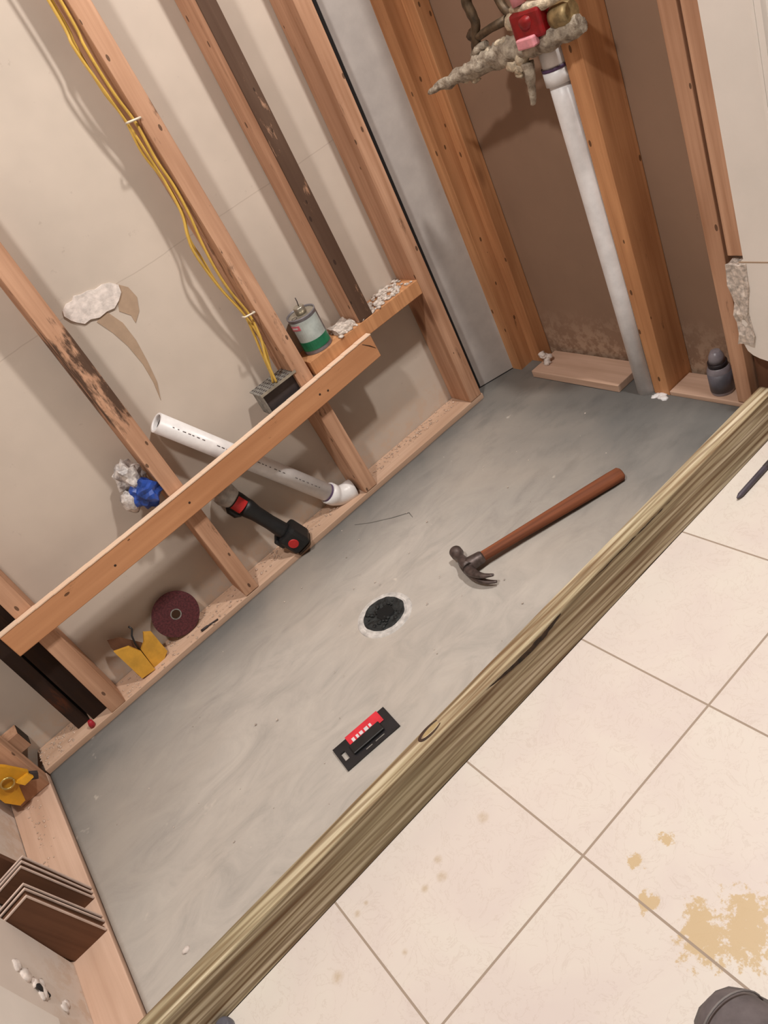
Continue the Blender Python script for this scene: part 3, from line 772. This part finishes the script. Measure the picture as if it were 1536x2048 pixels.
q = MB(); q.lathe([(0, .046), (.0225, .046), (.0235, .062), (.0195, .085), (.0185, .13), (.0205, .165), (.023, .178), (0, .178)], seg=24); q.build('handle', 'black', gt)
q = MB(); q.tube([(0, -.026, .022), (.0, -.030, .03), (0, -.031, .05), (0, -.024, .062)], [.006, .010, .010, .005], 12); q.build('guard_ring', 'black', gt)
q = MB(); q.box(-.030, .030, -.026, .030, .172, .235, .010); q.build('battery', 'black', gt)
q = MB(); q.box(-.020, .020, -.036, -.024, .168, .20, .005); q.build('rear_cap', 'black', gt)
best = max([(1,0),(-1,0),(0,1),(0,-1)], key=lambda d: d[0]*loc_front.x+d[1]*loc_front.y)
q = MB(); q.lathe([(0, .0025), (.012, .002), (.0135, 0)], (best[0]*.0302, best[1]*.0262, .203), (best[0], best[1], 0), 20); q.build('red_badge', 'red', gt)
q = MB(); q.box(-.026, .026, -.022, .022, .2352, .243, .004); q.build('battery_foot', 'bark', gt)

# maroon disc leaning on the drywall
dc = thing('grinding_disc', 'round maroon abrasive disc standing against the drywall on the plate', 'disc', (.434, .060, .0975), (math.radians(75), 0, 0))
q = MB(); q.lathe([(.011, .0015), (.057, .0015), (.0575, 0), (.057, -.0015), (.011, -.0015), (.011, .0015)], seg=56); q.build('abrasive', 'disc', dc)
q = MB(); q.lathe([(.011, .0022), (.0135, .0022), (.0135, -.0022), (.011, -.0022), (.011, .0022)], seg=28); q.build('hub_ring', 'galv', dc)

# yellow card pack
yp = thing('yellow_pack', 'torn open yellow cardboard pack standing on the bottom plate', 'package', (.315, .030, .0405), (math.radians(-8), 0, 0))
f_ = [(-.044, .112), (-.036, .088), (-.038, .02), (-.030, .002), (.012, .000), (.036, .004), (.050, .018), (.048, .082), (.034, .078), (.016, .072), (.004, .062), (-.004, .090)]
q = MB(); q.prism([(x, 0, z) for x, z in [(-.040, .100), (-.035, .004), (.0, .0), (.004, .056), (-.008, .086)]], (0, -.012, 0)); q.build('front_panel', 'yellow_card', yp)
q = MB(); q.prism([(x, 0, z) for x, z in [(.0005, .0), (.030, -.001), (.048, .010), (.050, .074), (.036, .086), (.022, .066), (.006, .056)]], (0, .010, 0)); q.build('side_panel', 'yellow_card', yp)
q = MB(); q.prism([(x, .012, z) for x, z in [(-.040, .104), (-.038, .004), (.02, .0), (.018, .064), (-.01, .11), (-.035, .125)]], (0, .003, 0)); q.build('back_panel', 'brown_board', yp)
q = MB(); q.tube([(.004, .002, .060), (.006, .0, .08), (.012, .004, .098), (.022, .01, .108), (.020, .012, .118)], .0022, 8); q.build('hook', 'black', yp)

q = MB(); q.tube([(.452, .012, .0435), (.470, .010, .0435), (.472, .010, .0435), (.500, .004, .0435)], [.0032, .0032, .0018, .0018], 8)
tag(q.build('driver_bit', 'galv_dark'), 'small dark driver bit lying on the plate below the maroon disc', 'driver bit')
q = MB(); q.lathe([(0, 0), (.007, 0), (.0075, .008), (.005, .018), (0, .019)], (.133, .010, .0405), (.2, 0, 1), 14)
tag(q.build('wire_nut', 'wirenut'), 'tiny red cap on the plate below the black timbers', 'wire cap')

# ================================================================== FAR WALL THINGS
vp = thing('drain_pipe', 'white vertical plastic pipe standing beside the valve stud', 'pipe', (0, 0, 0))
XP = L+.006
q = MB(); q.tube([(XP, -.447, .018), (XP, -.447, .3), (XP, -.446, .55), (XP+.002, -.443, .70), (XP+.004, -.441, .745)], .0235, 28); q.build('tube', 'pvc_grey', vp)
q = MB(); q.lathe([(.0236, 0), (.0285, 0), (.0285, .030), (.0236, .030)], (XP+.004, -.441, .742), (0, 0, 1), 28); q.build('socket', 'pvc_grey', vp)
q = MB(); q.lathe([(.0286, 0), (.0290, 0), (.0290, .006), (.0286, .006)], (XP+.004, -.441, .768), (0, 0, 1), 28); q.build('primer_ring', 'primer', vp)
q = MB(); q.lathe([(0, .0), (.0255, .0), (.0265, .004), (.0265, .036), (.022, .040), (0, .040)], (XP+.004, -.441, .772), (0, 0, 1), 28); q.build('cap', 'pvc', vp)
q = MB()
for k in range(40):
    z = R.uniform(.03, .55); q.blob((XP+.004+R.uniform(-.006, .006), -.4715+R.uniform(-.002, .002), z), R.uniform(.0015, .0045), (1, .6, 1.5), 1, .5)
q.build('glue_drips', 'plaster', vp)['kind'] = 'stuff'

XV = L-.030
sv = thing('shower_valve', 'corroded brass shower valve with red body and crusted pipes', 'valve', (0, 0, 0))
def yz(lst): return [(XV+dx, y, z) for dx, y, z in lst]
q = MB(); q.tube(smooth_path(yz([(-.035, -.150, .800), (-.030, -.19, .807), (-.02, -.235, .812), (-.012, -.28, .817), (-.005, -.33, .822), (0, -.384, .826), (0, -.43, .828), (0, -.476, .829), (.0, -.52, .830), (.008, -.552, .834)]), 6),
                 [.003+.017*min(1, (i/22)**.75) if i < 46 else .0155 for i in range(55)], 14, jit=.55); q.build('spout_pipe', 'crust', sv)
q = MB()
for (y, z, r_) in [(-.24, .80, .008), (-.27, .797, .010), (-.33, .835, .010), (-.37, .842, .012), (-.385, .804, .015), (-.40, .795, .012), (-.43, .842, .010), (-.41, .81, .014), (-.395, .785, .009)]:
    q.blob((XV-.006, y, z), r_, (1, 1.2, .9), 2, .6)
q.build('solder_crust', 'crust_light', sv)['kind'] = 'stuff'
q = MB(); q.tube(smooth_path(yz([(.02, -.345, 1.5), (.01, -.335, 1.10), (0, -.330, .975), (0, -.31, .931), (.0, -.312, .89), (0, -.300, .862), (.004, -.288, .842)]), 5), .0095, 12, jit=.4); q.build('supply_pipe', 'copper_old', sv)
q = MB(); q.tube(yz([(.01, -.285, .872), (.006, -.292, .868), (.0, -.315, .866), (0, -.35, .872), (0, -.396, .877)]), [.013, .013, .008, .008, .008], 12, jit=.3); q.build('supply_elbow', 'copper_old', sv)
q = MB(); q.tube(yz([(0, -.278, .838), (.0, -.300, .844), (0, -.325, .850)]), [.007, .011, .006], 12, jit=.4); q.build('elbow_lump', 'crust', sv)
q = MB(); q.tube(smooth_path(yz([(.028, -.375, 1.5), (.02, -.372, 1.1), (.012, -.372, .96), (.008, -.385, .90), (.004, -.41, .878)]), 5), .008, 10); q.build('riser', 'copper_old', sv)
q = MB(); q.lathe([(0, -.012), (.015, -.012), (.016, .012), (0, .012)], (XV, -.412, .870), (0, -1, -.15), 8); q.build('union_nut', 'crust_light', sv)
q = MB(); q.box(XV-.026, XV+.024, -.498, -.424, .838, .886, .006); q.blob((XV-.022, -.462, .868), .014, (.8, 1.2, 1), 2, .3); q.build('valve_body', 'valve_red', sv)
q = MB(); q.box(XV-.036, XV-.018, -.478, -.436, .828, .846, .003); q.build('pink_tag', 'valve_pink', sv)
q = MB(); q.lathe([(0, -.022), (.018, -.022), (.021, -.012), (.021, .010), (.017, .02), (0, .02)], (XV+.004, -.523, .856), (0, -1, 0), 18); q.build('brass_port', 'brass_old', sv)
q = MB(); q.tube(yz([(-.012, -.425, .892), (-.014, -.46, .888), (-.014, -.50, .883), (-.010, -.535, .886), (-.006, -.560, .895)]), [.006, .008, .008, .007, .006], 12, jit=.4); q.build('top_flange', 'crust_light', sv)
q = MB(); q.tube(yz([(-.014, -.445, .965), (-.014, -.447, .93), (-.014, -.449, .895)]), .013, 14); q.build('stem', 'valve_pink', sv)
q = MB(); q.tube(smooth_path(yz([(-.004, -.42, .80), (-.006, -.417, .775), (-.004, -.408, .75), (-.004, -.40, .725)]), 4), [.013-.0007*i for i in range(13)], 10, jit=.6); q.build('hanging_strap', 'crust', sv)

# small bottle
bt = thing('small_bottle', 'small grey-labelled plastic bottle on the plate behind the end stud', 'bottle', (L+.032, -.632, .0382))
q = MB(); q.lathe([(0, 0), (.0235, 0), (.025, .003), (.025, .058), (.022, .066), (.020, .068), (.0, .068)], seg=28); q.build('body', 'bottle', bt)
q = MB(); q.lathe([(.0252, .008), (.0255, .008), (.0255, .054), (.0252, .054)], seg=28); q.build('label', 'bottle_label', bt)
q = MB(); q.lathe([(0, .068), (.0205, .068), (.0205, .078), (0, .078)], seg=24); q.build('neck_band', 'bottle_dark', bt)
q = MB(); q.lathe([(0, .078), (.018, .078), (.016, .092), (.010, .104), (0, .106)], seg=24); q.build('cap', 'bottle', bt)

# white mortar lump below the outer end stud
q = MB(); q.box(0, .05, -.020, .020, 0, .170)
bmesh.ops.subdivide_edges(q.bm, edges=q.bm.edges[:], cuts=7, use_grid_fill=True)
for v in q.bm.verts:
    t = 1-(v.co.z/.17)
    v.co.y = v.co.y*(1-.35*t)+.006*t
    v.co += noise.noise_vector(v.co*45+Vector((3,1,2)))*.004*(1+1.6*t)+noise.noise_vector(v.co*130)*.0022*(1+t)
tag(q.build('mortar_lump', 'plaster', loc=(L-.016, -.750, .205)), 'rough white mortar lump below the outer stud beside the white wall', 'mortar lump')
q = MB()
for k in range(5): q.blob((L+.02+R.uniform(-.01, .01), -.105+R.uniform(-.012, .012), .052+k*.006), R.uniform(.006, .010), (1, 1.2, .8), 2, .6)
tag(q.build('plaster_scrap', 'gypsum'), 'small white scrap on the plank end beside the corner stud', 'plaster scrap')
q = MB()
for k in range(7): q.blob((L-.010+R.uniform(-.006, .006), -.49+R.uniform(-.02, .02), .026), R.uniform(.006, .010), (1, 1.2, .5), 2, .6)
tag(q.build('mortar_crumb', 'pvc_grey'), 'pale crumbs at the foot of the valve stud', 'debris', kind='stuff')

# ================================================================== THINGS ON THE MORTAR
hz = .0245
h0 = Vector((.935, -.472, hz+.017)); h1 = Vector((1.303, -.592, hz+.013))
hx = (h1-h0).normalized(); hang = math.atan2(hx.y, hx.x)
hm = thing('claw_hammer', 'old claw hammer with worn orange-brown handle lying on the mortar', 'hammer', h0, (0, 0, hang))
q = MB(); hp_ = [(0, .008, .010), (.04, .009, .0125), (.08, .0095, .013), (.16, .0105, .0145), (.24, .012, .016), (.31, .0135, .0175), (.36, .014, .018), (.383, .0135, .0175), (.387, .010, .013)]
q.tube([(x, 0, -.004*x/.387) for x, a, c in hp_], [c for x, a, c in hp_], 20, .82, up=(0, 0, 1))
# local z of the wood grain runs along the handle, so rotate the mesh into place
hd = q
for v in hd.bm.verts: v.co = Vector((v.co.z, v.co.y, v.co.x))
ho = hd.build('handle', 'hammer_wood', hm, rot=(0, math.radians(90), 0)); ho.scale = (-1, 1, 1)
q = MB(); q.tube([(-.012, 0, 0), (.012, 0, 0), (.036, 0, 0), (.040, 0, 0)], [.0155, .0165, .0145, .0125], 16, .9, up=(0, 0, 1)); q.build('eye_socket', 'steel', hm)
q = MB(); q.lathe([(0, .064), (.0135, .064), (.0145, .062), (.0145, .050), (.0115, .046), (.0095, .034), (.0125, .018), (.0145, .006), (.0145, -.012), (0, -.012)], (0, 0, 0), (0, 1, 0), 24); q.build('face', 'steel', hm)
for s_ in (-1, 1):
    q = MB(); cl = smooth_path([(-.002, -.008, 0), (-.001, -.028, s_*.004), (.004, -.048, s_*.007), (.014, -.066, s_*.009), (.030, -.080, s_*.010)], 5)
    q.tube(cl, [.0125-.0095*(i/(len(cl)-1))**1.3 for i in range(len(cl))], 14, .75, up=(0, 0, 1)); q.build('claw', 'steel', hm)
q = MB(); q.tube([(.022, -.0755, .0115), (.031, -.0815, .0105)], [.0018, .0012], 8); q.build('claw_tip', 'steel_bright', hm)

# blade card
ca = math.atan2(-.012, .122)
cx_, cy_ = .5325, -.6035
pk = thing('blade_pack', 'black hang card with red print lying on the mortar near the curb', 'package', (cx_, cy_, .0245), (0, 0, ca))
def card(hw, hh, th):
    q = MB()
    # plate with a hang slot near one end: ring of quads
    outer = [(-hw, -hh), (hw, -hh), (hw, hh), (-hw, hh)]
    sx, sy, sw, sh = -hw+.012, 0, .0045, .011
    xs = [-hw, sx-sw, sx+sw, hw]; ys_ = [-hh, -sh, sh, hh]
    g = [[[q.bm.verts.new((x, y, z)) for z in (0, th)] for y in ys_] for x in xs]
    for i in range(3):
        for j in range(3):
            if i == 1 and j == 1: continue
            for z, rev in ((1, 0), (0, 1)):
                f = [g[i][j][z], g[i+1][j][z], g[i+1][j+1][z], g[i][j+1][z]]
                q.bm.faces.new(f[::-1] if rev else f)
    def wall(p, q2): q.bm.faces.new((p[0], q2[0], q2[1], p[1]))
    for i in range(3): wall(g[i][0], g[i+1][0]); wall(g[i+1][3], g[i][3])
    for j in range(3): wall(g[3][j], g[3][j+1]); wall(g[0][j+1], g[0][j])
    wall(g[2][1], g[1][1]); wall(g[1][2], g[2][2]); wall(g[1][1], g[1][2]); wall(g[2][2], g[2][1])
    return q
card(.061, .0315, .0025).build('card', 'black_card', pk)
q = MB(); q.box(-.030, .046, .004, .034, .0026, .0042, .0006); q.build('red_panel', 'red_card', pk)
q = MB()
for (x, w_) in [(-.022, .006), (-.012, .005), (-.004, .007), (.007, .008), (.018, .005)]:
    q.box(x, x+w_, .010+.001*(x*90 % 2), .020, .0043, .0046)
q.build('white_print', 'white_print', pk)
q = MB(); q.box(-.034, .036, -.0155, .0085, .0026, .0075, .0016); q.build('blister', 'black', pk)
q = MB(); q.box(.010, .030, -.0235, -.0215, .0026, .0029); q.box(-.012, .002, -.0235, -.0215, .0026, .0029); q.build('small_print', 'galv', pk)

# drawn / scored square mark and loose grit in the mortar
q = MB(); q.tube([(.905, -.052, pan_z(.905, -.052)+.0002), (.93, -.09, pan_z(.93, -.09)+.0002), (.97, -.135, pan_z(.97, -.135)+.0002), (1.005, -.166, pan_z(1.005, -.166)+.0002), (.998, -.19, pan_z(.998, -.19)+.0002)], [.0006, .0016, .0016, .0018, .0006], 6, .3, up=(0, 0, 1))
M['score'] = plain('scored_mortar', (104, 100, 95), .9)
tag(q.build('score_mark', 'score'), 'thin dark scored line in the mortar near the pipe elbow', 'mark')
crumbs('mortar_grit', 'plaster', [(.05, 1.5, -.72, -.03, .0235, 1)], 90, .0012, .0028, 11, 'pale grit scattered on the mortar bed')
q = MB(); q.blob((.093, -.655, .026), .006, (1.2, 1, .7), 2, .5)
tag(q.build('gypsum_crumb', 'gypsum'), 'white crumb on the mortar in the corner by the curb', 'crumb')

# ================================================================== THINGS ON THE TILES
pn = thing('marker_pen', 'dark grey pen lying on the tiles along the curb', 'pen', (1.349, -.826, .0058), (0, 0, math.radians(.6)))
q = MB(); q.lathe([(0, -.002), (.0022, 0), (.0052, .010), (.0056, .09), (.0056, .095)], axis=(1, 0, 0), seg=14); q.build('barrel', 'pen', pn)
q = MB(); q.lathe([(0.0056, .095), (.0060, .096), (.0060, .135), (0, .137)], axis=(1, 0, 0), seg=14); q.build('cap', 'galv_dark', pn)

q = MB(); q.lathe([(0, .016), (.010, .016), (.013, .013), (.0145, .006), (.0145, 0), (0, 0)], seg=20, origin=(.087, -.796, 0))
tag(q.build('grey_cap', 'bottle_label'), 'small grey plastic cap on the tiles against the near end of the curb', 'cap')

# shoe
sh = thing('shoe', 'grey fabric shoe toe on the tiles at the bottom right', 'shoe', (.578, -1.276, 0), (0, 0, math.radians(-8)))
def shoe_ring(y, w_, h, z0, n=22):
    pts = []
    for k in range(n):
        a = 2*math.pi*k/n
        x = math.cos(a)*w_; z = math.sin(a)
        z = z0+(h*z if z > 0 else 0.012*z)
        pts.append((x, y, z))
    return pts
q = MB(); prof = [(0, .012, .010), (-.006, .026, .024), (-.02, .038, .036), (-.045, .048, .047), (-.08, .053, .056), (-.12, .050, .070), (-.16, .044, .085), (-.20, .040, .095), (-.25, .038, .10), (-.275, .030, .09), (-.285, .012, .07)]
rings = []
for y, w_, h in prof: rings.append([q.bm.verts.new(p) for p in shoe_ring(y, w_, h, .022)])
for i in range(len(rings)-1):
    for k in range(22):
        f = q.bm.faces.new((rings[i][k], rings[i][(k+1) % 22], rings[i+1][(k+1) % 22], rings[i+1][k])); f.smooth = True
q.bm.faces.new(rings[0][::-1]); q.bm.faces.new(rings[-1]); up_ = q.build('upper', 'shoe', sh)
m_ = up_.modifiers.new('s', 'SUBSURF'); m_.levels = 1; m_.render_levels = 2
q = MB(); pts = [(-w_*1.06 if True else 0, y, 0) for y, w_, h in prof]; out = [(w_*1.06+.001, y+.003) for y, w_, h in prof]
poly = [(-x, y, 0) for x, y in out]+[(x, y, 0) for x, y in out[::-1]]
q.prism(poly, (0, 0, .020)); q.build('sole', 'shoe_sole', sh)
for yy, w_, h in ((-.035, .0455, .0445), (-.085, .0535, .058)):
    q = MB(); q.tube([(math.cos(a)*w_, yy+.012*math.sin(a), .022+h*math.sin(a)) for a in [math.pi*k/16 for k in range(17)]], .0013, 6); q.build('seam', 'shoe_seam', sh)
